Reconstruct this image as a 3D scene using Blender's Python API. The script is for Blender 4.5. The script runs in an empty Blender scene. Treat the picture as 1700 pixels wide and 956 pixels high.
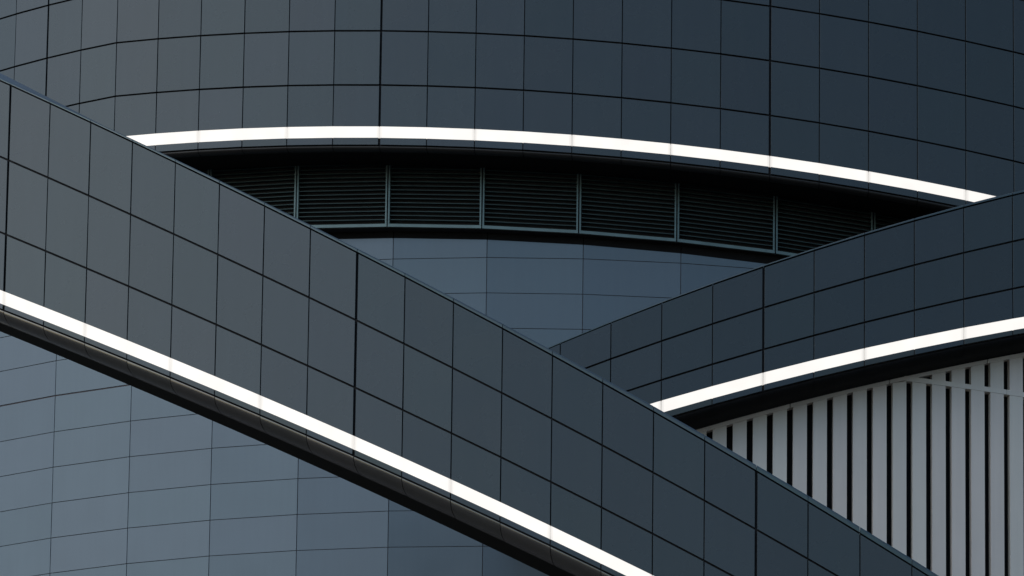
import bpy, math, random
from mathutils import Vector, Matrix

random.seed(7)
S = bpy.context.scene
COL = S.collection
R_ = math.radians

# ------------------------------------------------------------------ camera
cam_d = bpy.data.cameras.new("camera")
cam_d.lens = 300.0
cam_d.sensor_width = 36.0
cam_d.clip_start = 1.0
cam_d.clip_end = 20000.0
cam = bpy.data.objects.new("camera", cam_d)
COL.objects.link(cam)
PITCH, ROLL = R_(17.0), R_(0.78)
r0, u0 = Vector((1, 0, 0)), Vector((0, -math.sin(PITCH), math.cos(PITCH)))
fw = Vector((0, math.cos(PITCH), math.sin(PITCH)))
rt = r0 * math.cos(ROLL) + u0 * math.sin(ROLL)
up = u0 * math.cos(ROLL) - r0 * math.sin(ROLL)
M = Matrix((rt, up, -fw)).transposed().to_4x4()
M.translation = Vector((0, 0, 1.6))
cam.matrix_world = M
S.camera = cam

# ------------------------------------------------------------------ sky, sun, exposure
SUN_EL, SUN_AZ = R_(44.0), R_(-108.0)      # azimuth measured from +Y (view direction) towards +X
world = bpy.data.worlds.new("World")
S.world = world
world.use_nodes = True
wn = world.node_tree
sky = wn.nodes.new("ShaderNodeTexSky")
sky.sky_type = 'NISHITA'
sky.sun_disc = False
sky.sun_elevation = SUN_EL
sky.sun_rotation = SUN_AZ
sky.air_density = 1.35
sky.dust_density = 1.6
sky.ozone_density = 3.0
wn.links.new(sky.outputs["Color"], wn.nodes["Background"].inputs["Color"])
wn.nodes["Background"].inputs["Strength"].default_value = 0.12

sun_d = bpy.data.lights.new("sun", 'SUN')
sun_d.energy = 0.5
sun_d.angle = R_(80.0)
sun_d.color = (1.0, 0.985, 0.965)
sun = bpy.data.objects.new("sun", sun_d)
COL.objects.link(sun)
sun_dir = Vector((math.sin(SUN_AZ) * math.cos(SUN_EL), math.cos(SUN_AZ) * math.cos(SUN_EL), math.sin(SUN_EL)))
sun.rotation_euler = (-sun_dir).to_track_quat('-Z', 'Y').to_euler()

vs = S.view_settings
vs.view_transform = 'Standard'
vs.look = 'None'
vs.gamma = 1.0
vs.use_curve_mapping = False
EXPO = 0.08
vs.exposure = EXPO

# ------------------------------------------------------------------ materials
def new_mat(name):
    m = bpy.data.materials.new(name)
    m.use_nodes = True
    return m, m.node_tree, m.node_tree.nodes["Principled BSDF"]

def simple(name, col, rough=0.6, metal=0.0, spec=0.5, noise=0.12, scale=3.0, bump=0.0):
    m, t, b = new_mat(name)
    b.inputs["Roughness"].default_value = rough
    b.inputs["Metallic"].default_value = metal
    b.inputs["Specular IOR Level"].default_value = spec
    tc = t.nodes.new("ShaderNodeTexCoord")
    n = t.nodes.new("ShaderNodeTexNoise")
    n.inputs["Scale"].default_value = scale
    n.inputs["Detail"].default_value = 6
    t.links.new(tc.outputs["Object"], n.inputs["Vector"])
    mr = t.nodes.new("ShaderNodeMapRange")
    mr.inputs["From Min"].default_value = 0.3
    mr.inputs["From Max"].default_value = 0.7
    mr.inputs["To Min"].default_value = 1 - noise
    mr.inputs["To Max"].default_value = 1 + noise
    t.links.new(n.outputs["Fac"], mr.inputs["Value"])
    mx = t.nodes.new("ShaderNodeMix")
    mx.data_type = 'RGBA'
    mx.blend_type = 'MULTIPLY'
    mx.inputs["Factor"].default_value = 1.0
    mx.inputs["A"].default_value = (*col, 1)
    t.links.new(mr.outputs["Result"], mx.inputs["B"])
    t.links.new(mx.outputs["Result"], b.inputs["Base Color"])
    if bump:
        bp = t.nodes.new("ShaderNodeBump")
        bp.inputs["Strength"].default_value = bump
        bp.inputs["Distance"].default_value = 0.02
        t.links.new(n.outputs["Fac"], bp.inputs["Height"])
        t.links.new(bp.outputs["Normal"], b.inputs["Normal"])
    return m

def panel_mat(name, col, rough, metal, var=0.05, hue=0.06, dirt=0.05, spec=0.5):
    """coated metal cladding: every panel a touch different, faint grain, faint vertical rain streaks, slight oil-canning"""
    m, t, b = new_mat(name)
    L = t.links.new
    b.inputs["Metallic"].default_value = metal
    b.inputs["Specular IOR Level"].default_value = spec
    tc = t.nodes.new("ShaderNodeTexCoord")
    oi = t.nodes.new("ShaderNodeObjectInfo")
    # value and hue per panel
    mr = t.nodes.new("ShaderNodeMapRange")
    mr.inputs["To Min"].default_value = 1 - var
    mr.inputs["To Max"].default_value = 1 + var
    L(oi.outputs["Random"], mr.inputs["Value"])
    hm = t.nodes.new("ShaderNodeMath"); hm.operation = 'MULTIPLY'; hm.inputs[1].default_value = 7.31
    L(oi.outputs["Random"], hm.inputs[0])
    fr = t.nodes.new("ShaderNodeMath"); fr.operation = 'FRACT'
    L(hm.outputs[0], fr.inputs[0])
    mixc = t.nodes.new("ShaderNodeMix"); mixc.data_type = 'RGBA'
    mixc.inputs["A"].default_value = (col[0] * (1 + hue), col[1] * (1 - hue * .3), col[2] * (1 + hue * .2), 1)
    mixc.inputs["B"].default_value = (col[0] * (1 - hue), col[1] * (1 + hue * .3), col[2] * (1 - hue * .1), 1)
    L(fr.outputs[0], mixc.inputs["Factor"])
    # grain and streaks
    n = t.nodes.new("ShaderNodeTexNoise"); n.inputs["Scale"].default_value = 1.3; n.inputs["Detail"].default_value = 5
    L(tc.outputs["Object"], n.inputs["Vector"])
    mp = t.nodes.new("ShaderNodeMapping"); mp.inputs["Scale"].default_value = (9, 9, 0.5)
    L(tc.outputs["Object"], mp.inputs["Vector"])
    n2 = t.nodes.new("ShaderNodeTexNoise"); n2.inputs["Scale"].default_value = 1.0; n2.inputs["Detail"].default_value = 4
    L(mp.outputs["Vector"], n2.inputs["Vector"])
    ad = t.nodes.new("ShaderNodeMath"); ad.operation = 'ADD'
    L(n.outputs["Fac"], ad.inputs[0]); L(n2.outputs["Fac"], ad.inputs[1])
    md = t.nodes.new("ShaderNodeMapRange")
    md.inputs["From Min"].default_value = 0.6; md.inputs["From Max"].default_value = 1.4
    md.inputs["To Min"].default_value = 1 - dirt; md.inputs["To Max"].default_value = 1 + dirt
    L(ad.outputs[0], md.inputs["Value"])
    mul = t.nodes.new("ShaderNodeMath"); mul.operation = 'MULTIPLY'
    L(mr.outputs["Result"], mul.inputs[0]); L(md.outputs["Result"], mul.inputs[1])
    mx = t.nodes.new("ShaderNodeMix"); mx.data_type = 'RGBA'; mx.blend_type = 'MULTIPLY'
    mx.inputs["Factor"].default_value = 1.0
    L(mixc.outputs["Result"], mx.inputs["A"]); L(mul.outputs[0], mx.inputs["B"])
    L(mx.outputs["Result"], b.inputs["Base Color"])
    rr = t.nodes.new("ShaderNodeMapRange")
    rr.inputs["From Min"].default_value = 0.3; rr.inputs["From Max"].default_value = 0.7
    rr.inputs["To Min"].default_value = rough * 0.9; rr.inputs["To Max"].default_value = rough * 1.1
    L(n.outputs["Fac"], rr.inputs["Value"]); L(rr.outputs["Result"], b.inputs["Roughness"])
    return m

MAT_PANEL = panel_mat("dark_grey_coated_panel", (0.0605, 0.0722, 0.0772), 0.27, 0.66, 0.04, 0.02, 0.035)
MAT_COPING = panel_mat("coping_metal", (0.088, 0.118, 0.122), 0.34, 0.6, 0.03, 0.03)
MAT_BLUE = panel_mat("blue_grey_satin_panel", (0.106, 0.143, 0.172), 0.34, 0.42, 0.02, 0.02, 0.03)
MAT_FIN = panel_mat("pale_grey_slat", (0.80, 0.735, 0.655), 0.5, 0.0, 0.03, 0.015, 0.05)
MAT_SOFFIT = panel_mat("black_soffit_metal", (0.014, 0.013, 0.012), 0.42, 0.0, 0.05, 0.02)
MAT_BRONZE = panel_mat("polished_dark_soffit_metal", (0.17, 0.163, 0.15), 0.22, 0.8, 0.03, 0.02)
MAT_UNDER = simple("matte_black_underside", (0.008, 0.008, 0.008), 0.9, spec=0.15)
MAT_SEAL = simple("grey_joint_sealant", (0.105, 0.085, 0.09), 0.8)
MAT_BACK = simple("black_joint_backing", (0.012, 0.012, 0.014), 0.8)
MAT_FRAME = simple("teal_grey_frame_metal", (0.13, 0.19, 0.19), 0.4, 0.5)
MAT_SLAT = simple("louvre_slat_metal", (0.032, 0.066, 0.066), 0.45, 0.4)
MAT_HOUSING = simple("white_light_housing", (0.75, 0.74, 0.72), 0.6)
MAT_CORE = simple("dark_core_concrete", (0.06, 0.06, 0.065), 0.8)
MAT_GROUND = simple("dark_plaza_paving", (0.085, 0.078, 0.068), 0.85, noise=0.3, scale=0.05)

def lamp_mat(name, k):
    m, t, b = new_mat(name)
    b.inputs["Base Color"].default_value = (0.25, 0.25, 0.25, 1)
    b.inputs["Roughness"].default_value = 0.6
    b.inputs["Specular IOR Level"].default_value = 0.2
    b.inputs["Emission Color"].default_value = (1.0, 0.955, 0.895, 1)
    tc = t.nodes.new("ShaderNodeTexCoord")
    n = t.nodes.new("ShaderNodeTexNoise")
    n.inputs["Scale"].default_value = 1.7
    n.inputs["Detail"].default_value = 3
    t.links.new(tc.outputs["Object"], n.inputs["Vector"])
    mr = t.nodes.new("ShaderNodeMapRange")          # diffuser a little uneven along its length
    mr.inputs["From Min"].default_value = 0.3
    mr.inputs["From Max"].default_value = 0.7
    mr.inputs["To Min"].default_value = k * 0.95
    mr.inputs["To Max"].default_value = k * 1.04
    t.links.new(n.outputs["Fac"], mr.inputs["Value"])
    t.links.new(mr.outputs["Result"], b.inputs["Emission Strength"])
    return m
MAT_LIGHT = lamp_mat("lit_diffuser", 0.91)
MAT_DIM = lamp_mat("lit_diffuser_end", 0.82)
MAT_DIM2 = lamp_mat("lit_diffuser_tip", 0.72)

# ------------------------------------------------------------------ object helpers
def link(name, verts, faces, mat, parent=None, smooth=False):
    me = bpy.data.meshes.new(name)
    me.from_pydata([tuple(v) for v in verts], [], faces)
    me.materials.append(mat)
    me.update()
    if smooth:
        for p in me.polygons:
            p.use_smooth = True
    o = bpy.data.objects.new(name, me)
    COL.objects.link(o)
    if parent is not None:
        o.parent = parent
        o.matrix_parent_inverse = Matrix.Identity(4)
    return o

def thing(name, label, cat, loc, group=None):
    o = bpy.data.objects.new(name, None)
    COL.objects.link(o)
    o.location = loc
    o['label'] = label
    o['category'] = cat
    o['kind'] = 'thing'
    if group:
        o['group'] = group
    return o

def poly(c, n):
    r = 0.0
    for k in c:
        r = r * n + k
    return r

class Ring:
    """plan curve of a curved wall: points at whole n lie on a circle and are the panel joints"""
    def __init__(self, cx, front, R, w, a0, kink=None):
        self.cx, self.cy, self.R, self.w, self.a0, self.kink = cx, front + R, R, w, a0, kink
        self.o = Vector((cx, front, 0))
    def raw(self, n):
        a = self.a0 + n * self.w / self.R
        return Vector((self.cx + self.R * math.sin(a), self.cy - self.R * math.cos(a), 0))
    def out(self, n):
        a = self.a0 + n * self.w / self.R
        if self.kink and n < 0:
            a -= self.kink
        return Vector((math.sin(a), -math.cos(a), 0))
    def vert(self, n):
        if self.kink and n < 0:
            p0 = self.raw(0)
            d = self.raw(n) - p0
            return p0 + Matrix.Rotation(-self.kink, 3, 'Z') @ d
        return self.raw(n)
    def at(self, n):
        """point on the faceted wall (straight between whole n)"""
        f = math.floor(n)
        if abs(n - f) < 1e-6:
            return self.vert(f)
        return self.vert(f).lerp(self.vert(f + 1), n - f)
    def z(self, c, n):
        f = math.floor(n)
        a = poly(c, f)
        return a + (poly(c, f + 1) - a) * (n - f)

def facet_panel(name, P, Q, zl, zr, mat, parent, org, d=0.035, ch=0.0025, tilt=0.0, nrm=None):
    """flat tray panel with folded chamfered edges; P,Q plan ends, zl/zr = (bottom, top) at each end"""
    N = nrm or Vector(((Q - P).y, -(Q - P).x, 0)).normalized()
    t = (Q - P).normalized()
    tv, th = random.uniform(-tilt, tilt), random.uniform(-tilt, tilt)
    def c(p, z, s, k):   # s: -1/1 side, k depth behind face
        return Vector((p.x, p.y, z)) - N * k
    w = (Q - P).length
    fr, md, bk = [], [], []
    for (p, z, sx, sz) in ((P, zl[0], -1, -1), (Q, zr[0], 1, -1), (Q, zr[1], 1, 1), (P, zl[1], -1, 1)):
        dp = N * (tv * sz * 0.5 + th * sx * 0.5)
        slope = (zr[0] - zl[0]) / w if sz < 0 else (zr[1] - zl[1]) / w
        ins = -t * sx * ch + Vector((0, 0, -sz * ch - sx * ch * slope))
        fr.append(Vector((p.x, p.y, z)) + ins + dp - org)
        md.append(Vector((p.x, p.y, z)) - N * ch + dp - org)
        bk.append(Vector((p.x, p.y, z)) - N * d - org)
    v = fr + md + bk
    f = [(0, 1, 2, 3)]
    for i in range(4):
        j = (i + 1) % 4
        f.append((i, 4 + i, 4 + j, j))
        f.append((4 + i, 8 + i, 8 + j, 4 + j))
    return link(name, v, f, mat, parent)

def sweep(name, ring, n0, n1, gl, gr, profile, mat, parent, org, smooth=False, caps=True, seg=None):
    """profile(n) -> list of (inset, z); swept along the facets from n0 to n1"""
    ns = [n0 + gl] + [k for k in range(math.floor(n0) + 1, math.ceil(n1)) if n0 + gl < k < n1 - gr] + [n1 - gr]
    V, F = [], []
    cnt = None
    for n in ns:
        p = ring.at(n)
        fl = math.floor(n)
        o = ring.out(fl).lerp(ring.out(fl + 1), n - fl).normalized() if abs(n - fl) > 1e-6 else ring.out(n)
        pr = profile(n)
        cnt = len(pr)
        for a, z in pr:
            V.append(Vector((p.x, p.y, z)) - o * a - org)
    for i in range(len(ns) - 1):
        for j in range(cnt - 1):
            a = i * cnt + j
            F.append((a, a + 1, a + cnt + 1, a + cnt))
    if caps:
        F.append(tuple(range(cnt)))
        F.append(tuple(range((len(ns) - 1) * cnt, len(ns) * cnt))[::-1])
    return link(name, V, F, mat, parent, smooth)

def clad(ring, n0, n1, rows, parent, mat, org, gv=0.016, gh=0.030, thick=(), gt=0.045, tilt=0.006, name='panel', flush_bottom=()):
    """rows: list of (bottom fn, top fn); each panel its own object"""
    for n in range(n0, n1):
        P0, Q0 = ring.vert(n), ring.vert(n + 1)
        t = (Q0 - P0).normalized()
        gl = (gt if n in thick else gv) / 2
        gr = (gt if (n + 1) in thick else gv) / 2
        w = (Q0 - P0).length
        P, Q = P0 + t * gl, Q0 - t * gr
        for k, (fb, ft, gb, gtp) in enumerate(rows):
            b0, b1, t0, t1 = fb(n), fb(n + 1), ft(n), ft(n + 1)
            lb, rb = b0 + (b1 - b0) * gl / w + gb, b1 - (b1 - b0) * gr / w + gb
            lt, rtp = t0 + (t1 - t0) * gl / w - gtp, t1 - (t1 - t0) * gr / w - gtp
            facet_panel(name, P, Q, (lb, lt), (rb, rtp), mat, parent, org, tilt=tilt)

def bullnose(zf, gap, b, a, steps=9):
    """soffit nose section: small drop then a quarter round going in"""
    def pr(n):
        z = zf(n) - gap
        L = [(0.05, z), (0.012, z)]
        for i in range(steps + 1):
            q = i / steps * math.pi / 2
            L.append((0.012 + a * (1 - math.cos(q)), z - 0.01 - (b - .01) * math.sin(q)))
        return L
    return pr

def soffits(ring, n0, n1, zf, gap, b, a, deep, mat, parent, org, drop=0.0):
    for n in range(n0, n1):
        o = sweep('soffit_panel', ring, n, n + 1, .007, .007, bullnose(zf, gap, b, a), mat, parent, org, caps=False)
        for p in o.data.polygons:
            p.use_smooth = p.index > 1
    sweep('underside', ring, n0, n1, 0, 0,
          lambda n: [(.06, zf(n) - gap + .002)] + [(.03 + a * (1 - math.cos(q)), zf(n) - gap - (b - .02) * math.sin(q)) for q in (.4, .8, 1.2)] +
                    [(.012 + a + .01, zf(n) - gap - b), (deep, zf(n) - gap - b - drop), (deep, zf(n) + .02)], MAT_UNDER, parent, org)

def coping_profile(zc, zt, gap, deep, rr=0.05):
    def pr(n):
        a, b = zc(n) + gap, zt(n)
        h = max(b - a, 0.03)
        r = min(rr, h * .75)
        L = [(0.06, a), (-0.012, a), (-0.012, b - r)]
        for i in range(1, 5):
            q = i / 4 * math.pi / 2
            L.append((-0.012 + r * (1 - math.cos(q)), b - r + r * math.sin(q)))
        L += [(deep, b), (deep, b - 0.08), (0.06, b - 0.08)]
        return L
    return pr

def Z(c, dz=0.0):
    return lambda n: poly(c, n) + dz if abs(n - round(n)) < 1e-6 else (poly(c, math.floor(n)) * (1 - (n - math.floor(n))) + poly(c, math.floor(n) + 1) * (n - math.floor(n))) + dz

def lights(ring, n0, n1, step, zb, zt, parent, org):
    """strip of lit diffusers, two panels long each, dimmer at their end caps, in a white channel"""
    pr = lambda q: [(0.03, zb(q)), (0.001, zb(q)), (0.001, zt(q)), (0.03, zt(q))]
    for n in range(n0, n1, step):
        m = min(n + step, n1)
        o = sweep('light_strip', ring, n, m, 0.055, 0.055, pr, MAT_LIGHT, parent, org)
        for a, b, mt in ((n + .024, n + .055, MAT_DIM), (n + .008, n + .024, MAT_DIM2), (m - .055, m - .024, MAT_DIM), (m - .024, m - .008, MAT_DIM2)):
            sweep('end_cap', ring, a, b, 0, 0, pr, mt, o, org * 0 + org)
    sweep('light_housing', ring, n0, n1, 0, 0,
          lambda q: [(0.055, zb(q)), (0.035, zb(q)), (0.035, zt(q)), (0.055, zt(q))], MAT_HOUSING, parent, org)

# ------------------------------------------------------------------ ground and core
g = link('ground', [(-4000, -4000, 0), (4000, -4000, 0), (4000, 4000, 0), (-4000, 4000, 0)], [(0, 1, 2, 3)], MAT_GROUND)
g['kind'] = 'structure'

NS = 64
cv = []
for z in (0.0, 62.0):
    for i in range(NS):
        a = 2 * math.pi * i / NS
        cv.append((21.6 * math.cos(a), 21.6 * math.sin(a), z))
cf = [(i, (i + 1) % NS, NS + (i + 1) % NS, NS + i) for i in range(NS)] + [tuple(range(NS, 2 * NS))]
core = link('building_core', cv, cf, MAT_CORE)
core.location = (4.6, 186.35, 0)
core['label'] = 'dark round core of the tower behind its curved walls'
core['category'] = 'building'
core['kind'] = 'thing'

# ------------------------------------------------------------------ inner drum wall (blue-grey)
W = Ring(4.851046, 162.35, 23.261474, 1.957409, -0.56915131)
wall = thing('drum_wall', 'smooth blue-grey curved wall of long panels with thin joints, behind the crossing ramps', 'wall', W.o)
zrow = [52.417, 51.679, 50.947, 50.200, 49.431, 48.680, 47.925, 47.183, 46.440, 45.698, 44.956]
def wrow(k):
    f = k / 6.0
    c = (-0.0052 + f * 0.0021, -0.0692 - f * 0.0092, zrow[k])
    return Z(c)
Wtop = Z((-0.010804, -0.097141, 52.99190))
rowsW = [(wrow(0), Wtop, .005, .0)]
for k in range(1, len(zrow)):
    gtop = .013 if k - 1 == 3 else .005
    gbot = .013 if k == 3 else .005
    rowsW.append((wrow(k), wrow(k - 1), gbot, gtop))
clad(W, -3, 9, rowsW[:4], wall, MAT_BLUE, W.o, gv=.013, tilt=.002)
clad(W, -3, 5, rowsW[4:], wall, MAT_BLUE, W.o, gv=.013, tilt=.002)
sweep('backing_wall', W, -3, 9, 0, 0, lambda n: [(.6, 44.5), (.016, 44.5), (.016, Wtop(n) - .01), (.6, Wtop(n) - .01)], MAT_SEAL, wall, W.o)
for n in range(-3, 9):                                     # black closing strip between the wall and the louvres
    sweep('head_strip', W, n, n + 1, .004, .004, lambda q: [(.3, Wtop(q) + .001), (.012, Wtop(q) + .001), (.012, Wtop(q) + .40), (.3, Wtop(q) + .40)], MAT_UNDER, wall, W.o)

# ------------------------------------------------------------------ louvre band
Lr = Ring(4.4533265, 162.2, 23.57482875, 1.96477454, -0.46704549)
Lb = Z((-0.009673704, -0.1161943, 53.03523))
louvre = thing('louvre_band', 'black louvred band with thin teal-grey slats and double mullions under the upper wall', 'louvre', Lr.o)
LH = 1.75
sweep('backing_wall', Lr, -1, 9, 0, 0, lambda n: [(.5, Lb(n) - .012), (.13, Lb(n) - .012), (.13, Lb(n) + LH), (.5, Lb(n) + LH)], MAT_BACK, louvre, Lr.o)
sweep('soffit', Lr, -1, 9, 0, 0, lambda n: [(.14, Lb(n) - .002), (.03, Lb(n) - .002), (.03, Lb(n) - .010), (.14, Lb(n) - .010)], MAT_SOFFIT, louvre, Lr.o)
for n in range(-1, 9):
    P, Q = Lr.vert(n), Lr.vert(n + 1)
    w = (Q - P).length
    t = (Q - P) / w
    N = Vector((t.y, -t.x, 0))
    def bar(name, s0, s1, z0, z1, dep, mat, parent, back=0.0, drop=0.0):
        """box between arc positions s0..s1 in this bay, z relative to the sloping bottom rail"""
        v = []
        for k in (back, back + dep):
            for s, zz in ((s0, z0), (s1, z0), (s1, z1), (s0, z1)):
                p = P + t * s - N * k
                zb = Lb(n) + (Lb(n + 1) - Lb(n)) * s / w
                v.append(Vector((p.x, p.y, zb + zz - (drop if k == back else 0))) - Lr.o)
        f = [(0, 1, 2, 3), (7, 6, 5, 4), (0, 4, 5, 1), (1, 5, 6, 2), (2, 6, 7, 3), (3, 7, 4, 0)]
        return link(name, v, f, mat, parent)
    fr = bar('bottom_rail', .012, w - .012, 0, .062, .10, MAT_FRAME, louvre)
    bar('mullion', .014, .046, .064, LH, .10, MAT_FRAME, louvre)
    bar('mullion', w - .046, w - .014, .064, LH, .10, MAT_FRAME, louvre)
    for k in range(18):
        z = .15 + k * .0895
        bar('slat', .05, w - .05, z, z + .013, .09, MAT_SLAT, louvre, back=.02, drop=.0)

# ------------------------------------------------------------------ upper drum
U = Ring(4.55736953, 161.0, 25.34046869, 0.98370988, -0.52308105, kink=R_(9))
upper = thing('upper_wall', 'curved dark grey panelled wall across the top, with an arched light strip at its foot', 'wall', U.o)
def uk(c, dz=0.0):
    f = Z(c, dz)
    return lambda n: f(n) + (0.015 * n if n < 0 else 0.0)
UB, UT, UL, UP = (-0.002365854, -0.06173346, 55.80955), (-0.002161646, -0.06272835, 54.93716), (-0.00215826, -0.06125931, 54.69149), (-0.002164787, -0.06131501, 54.53664)
rowsU = [(uk(UP), uk(UL), .010, 0), (uk(UT), uk(UB), 0, .016)]
for k in range(4):
    rowsU.append((uk(UB, 1.145 * k), uk(UB, 1.145 * (k + 1)), .016, .016))
thU = (-2, 6, 14, 22)
clad(U, -5, 24, rowsU, upper, MAT_PANEL, U.o, thick=thU, gv=.017)
lights(U, -5 + 1, 24, 2, uk(UL), uk(UT), upper, U.o)
utop = uk(UB, 1.145 * 4)
sweep('backing_wall', U, -5, 24, 0, 0, lambda n: [(1.6, uk(UP)(n) + .0), (.06, uk(UP)(n) + .0), (.06, utop(n)), (1.6, utop(n))], MAT_BACK, upper, U.o)
soffits(U, -5, 24, uk(UP), .022, .085, .14, 1.2, MAT_SOFFIT, upper, U.o, drop=-.06)
for n in range(-5, 24):
    sweep('coping', U, n, n + 1, .006, .006, coping_profile(uk(UB, 4.58), uk(UB, 4.68), .02, .5), MAT_COPING, upper, U.o)

# ------------------------------------------------------------------ right ramp
G = Ring(4.12535584, 159.0, 25.5, 0.98890285, -0.12465257)
ramp2 = thing('ramp_parapet', 'dark panelled ramp parapet rising to the right with a light strip, behind the front ramp', 'parapet', G.o)
GT, GC, G1, G2, GL, GB, GP = ((-0.004508887, 0.411199, 49.18119), (-0.004560841, 0.4061655, 49.15205), (-0.003695109, 0.3715058, 48.45586),
                              (-0.003124085, 0.3399795, 47.72553), (-0.0034946831, 0.3162642, 47.35598), (-0.0034946831, 0.3182, 47.10523), (-0.0028, 0.3142505, 46.97742))
rowsG = [(Z(G1), Z(GC), .018, .006), (Z(G2), Z(G1), .018, .018), (Z(GL), Z(G2), 0, .018), (Z(GP), Z(GB), .010, 0)]
clad(G, -2, 14, rowsG, ramp2, MAT_PANEL, G.o, thick=(-4, 4, 12), gv=.018)
lights(G, -2, 14, 2, Z(GB), Z(GL), ramp2, G.o)
soffits(G, -2, 14, Z(GP), .024, .165, .3, 1.15, MAT_UNDER, ramp2, G.o)
sweep('ramp_body', G, -2, 14, 0, 0, lambda n: [(.06, Z(GP)(n) + .0), (.06, Z(GC)(n)), (1.2, Z(GC)(n)), (1.2, Z(GP)(n) - .0), (.06, Z(GP)(n))], MAT_BACK, ramp2, G.o)
for n in range(-2, 14):
    sweep('coping', G, n, n + 1, .005, .005, coping_profile(Z(GC), Z(GT), .024, .9), MAT_COPING, ramp2, G.o)

# ------------------------------------------------------------------ pale slatted screen
FR = 24.7
fa0, fst = 0.00626144, 0.01587446
Fn = Ring(4.12535584, 184.5 - FR, FR, fst * FR, fa0)      # whole n = centre of a dark slot
screen = thing('slatted_screen', 'pale grey screen of vertical slats with black gaps, under the right ramp', 'screen', Fn.o)
rtop = Z((-4.42846776e-04, 1.18376453e-01, 47.8077996))
rbot = Z((-6.50089018e-04, 1.22200473e-01, 47.7376891))
ttop = lambda n: 49.0837 - .0270668 * n
tbot = lambda n: 48.9872 - .0270668 * n
def slat_box(name, n0, n1, zb, zt, dep, front=0.0, mat=MAT_FIN):
    P, Q = Fn.at(n0), Fn.at(n1)
    t = (Q - P).normalized()
    N = Vector((t.y, -t.x, 0))
    v = []
    for k in (front, front + dep):
        for p, z in ((P, zb(n0)), (Q, zb(n1)), (Q, zt(n1)), (P, zt(n0))):
            v.append(Vector((p.x, p.y, z)) - N * k - Fn.o)
    f = [(0, 1, 2, 3), (7, 6, 5, 4), (0, 4, 5, 1), (1, 5, 6, 2), (2, 6, 7, 3), (3, 7, 4, 0)]
    return link(name, v, f, mat, screen)
SB = 42.0
for n in range(-5, 22):
    hw = .155
    l, r = n + hw, n + 1 - hw
    zm = n + .5
    if ttop(zm) < rbot(zm) - .03:
        slat_box('slat', l, r, lambda q: SB, lambda q: tbot(q) - .004, .16)
        slat_box('slat', l, r, lambda q: ttop(q) + .002, lambda q: rbot(q) - .004, .16)
    else:
        slat_box('slat', l, r, lambda q: SB, lambda q: min(rbot(q) - .004, tbot(q) - .004), .16)
nx = 8.85
for n in range(-7, 22, 5):
    a, b = n + .02, n + 4.98
    def seg(n0, n1):
        P = [n0] + [k for k in range(math.ceil(n0 + 1e-3), math.floor(n1 - 1e-3) + 1)] + [n1]
        V, F = [], []
        for q in P:
            p, o = Fn.at(q), Fn.out(q)
            for k, z in ((-.012, rbot(q)), (-.012, rtop(q) + .02), (.17, rtop(q) + .02), (.17, rbot(q))):
                V.append(Vector((p.x, p.y, z)) - o * k - Fn.o)
        for i in range(len(P) - 1):
            for j in range(4):
                F.append((i * 4 + j, i * 4 + (j + 1) % 4, i * 4 + 4 + (j + 1) % 4, i * 4 + 4 + j))
        F += [(0, 1, 2, 3), tuple(range(4 * len(P) - 4, 4 * len(P)))[::-1]]
        link('top_rail', V, F, MAT_FIN, screen)
    seg(a, b)
for n0, n1 in ((8.75, 13.99), (14.01, 18.99), (19.01, 21.9)):
    V, F = [], []
    P = [n0] + list(range(math.ceil(n0 + .01), math.floor(n1) + 1)) + [n1]
    for q in P:
        p, o = Fn.at(q), Fn.out(q)
        for k, z in ((-.006, tbot(q)), (-.006, ttop(q)), (.165, ttop(q)), (.165, tbot(q))):
            V.append(Vector((p.x, p.y, z)) - o * k - Fn.o)
    for i in range(len(P) - 1):
        for j in range(4):
            F.append((i * 4 + j, i * 4 + (j + 1) % 4, i * 4 + 4 + (j + 1) % 4, i * 4 + 4 + j))
    F += [(0, 1, 2, 3), tuple(range(4 * len(P) - 4, 4 * len(P)))[::-1]]
    link('transom', V, F, MAT_FIN, screen)
sweep('backing_wall', Fn, -7, 22, 0, 0, lambda n: [(.9, SB), (.32, SB), (.32, rtop(n) - .02), (.9, rtop(n) - .02)], MAT_BACK, screen, Fn.o)

# ------------------------------------------------------------------ front ramp
Fr = Ring(6.49999039, 142.0, 27.95861345, 0.89697156, -0.52903422)
ramp1 = thing('ramp_parapet', 'dark grey panelled ramp parapet falling from upper left to lower right, in front of everything', 'parapet', Fr.o)
FT, FC, F1, F2 = (-0.001891462, -0.4970586, 49.23623), (-0.001891462, -0.5018586, 49.18123), (-0.001746424, -0.4799813, 47.80657), (-0.0017, -0.4584, 46.443)
FL, FB, FP = (-0.0017, -0.4344, 45.4165), (-0.001701335, -0.4338201, 45.16905), (-0.00156, -0.4357, 45.065)
rowsF = [(Z(F1), Z(FC), .018, .010), (Z(F2), Z(F1), .018, .018), (Z(FL), Z(F2), 0, .018), (Z(FP), Z(FB), .010, 0)]
clad(Fr, -6, 22, rowsF, ramp1, MAT_PANEL, Fr.o, thick=(-2, 6, 14), gv=.018)
lights(Fr, -6, 22, 2, Z(FB), Z(FL), ramp1, Fr.o)
soffits(Fr, -6, 22, Z(FP), .022, .24, .40, .80, MAT_BRONZE, ramp1, Fr.o, drop=.16)
sweep('ramp_body', Fr, -6, 22, 0, 0, lambda n: [(.06, Z(FP)(n) + .0), (.06, Z(FC)(n)), (2.4, Z(FC)(n)), (2.4, Z(FP)(n) - .0), (.06, Z(FP)(n))], MAT_BACK, ramp1, Fr.o)
for n in range(-6, 22):
    sweep('coping', Fr, n, n + 1, .006, .006, coping_profile(Z(FC), Z(FT), .020, 2.4), MAT_COPING, ramp1, Fr.o)
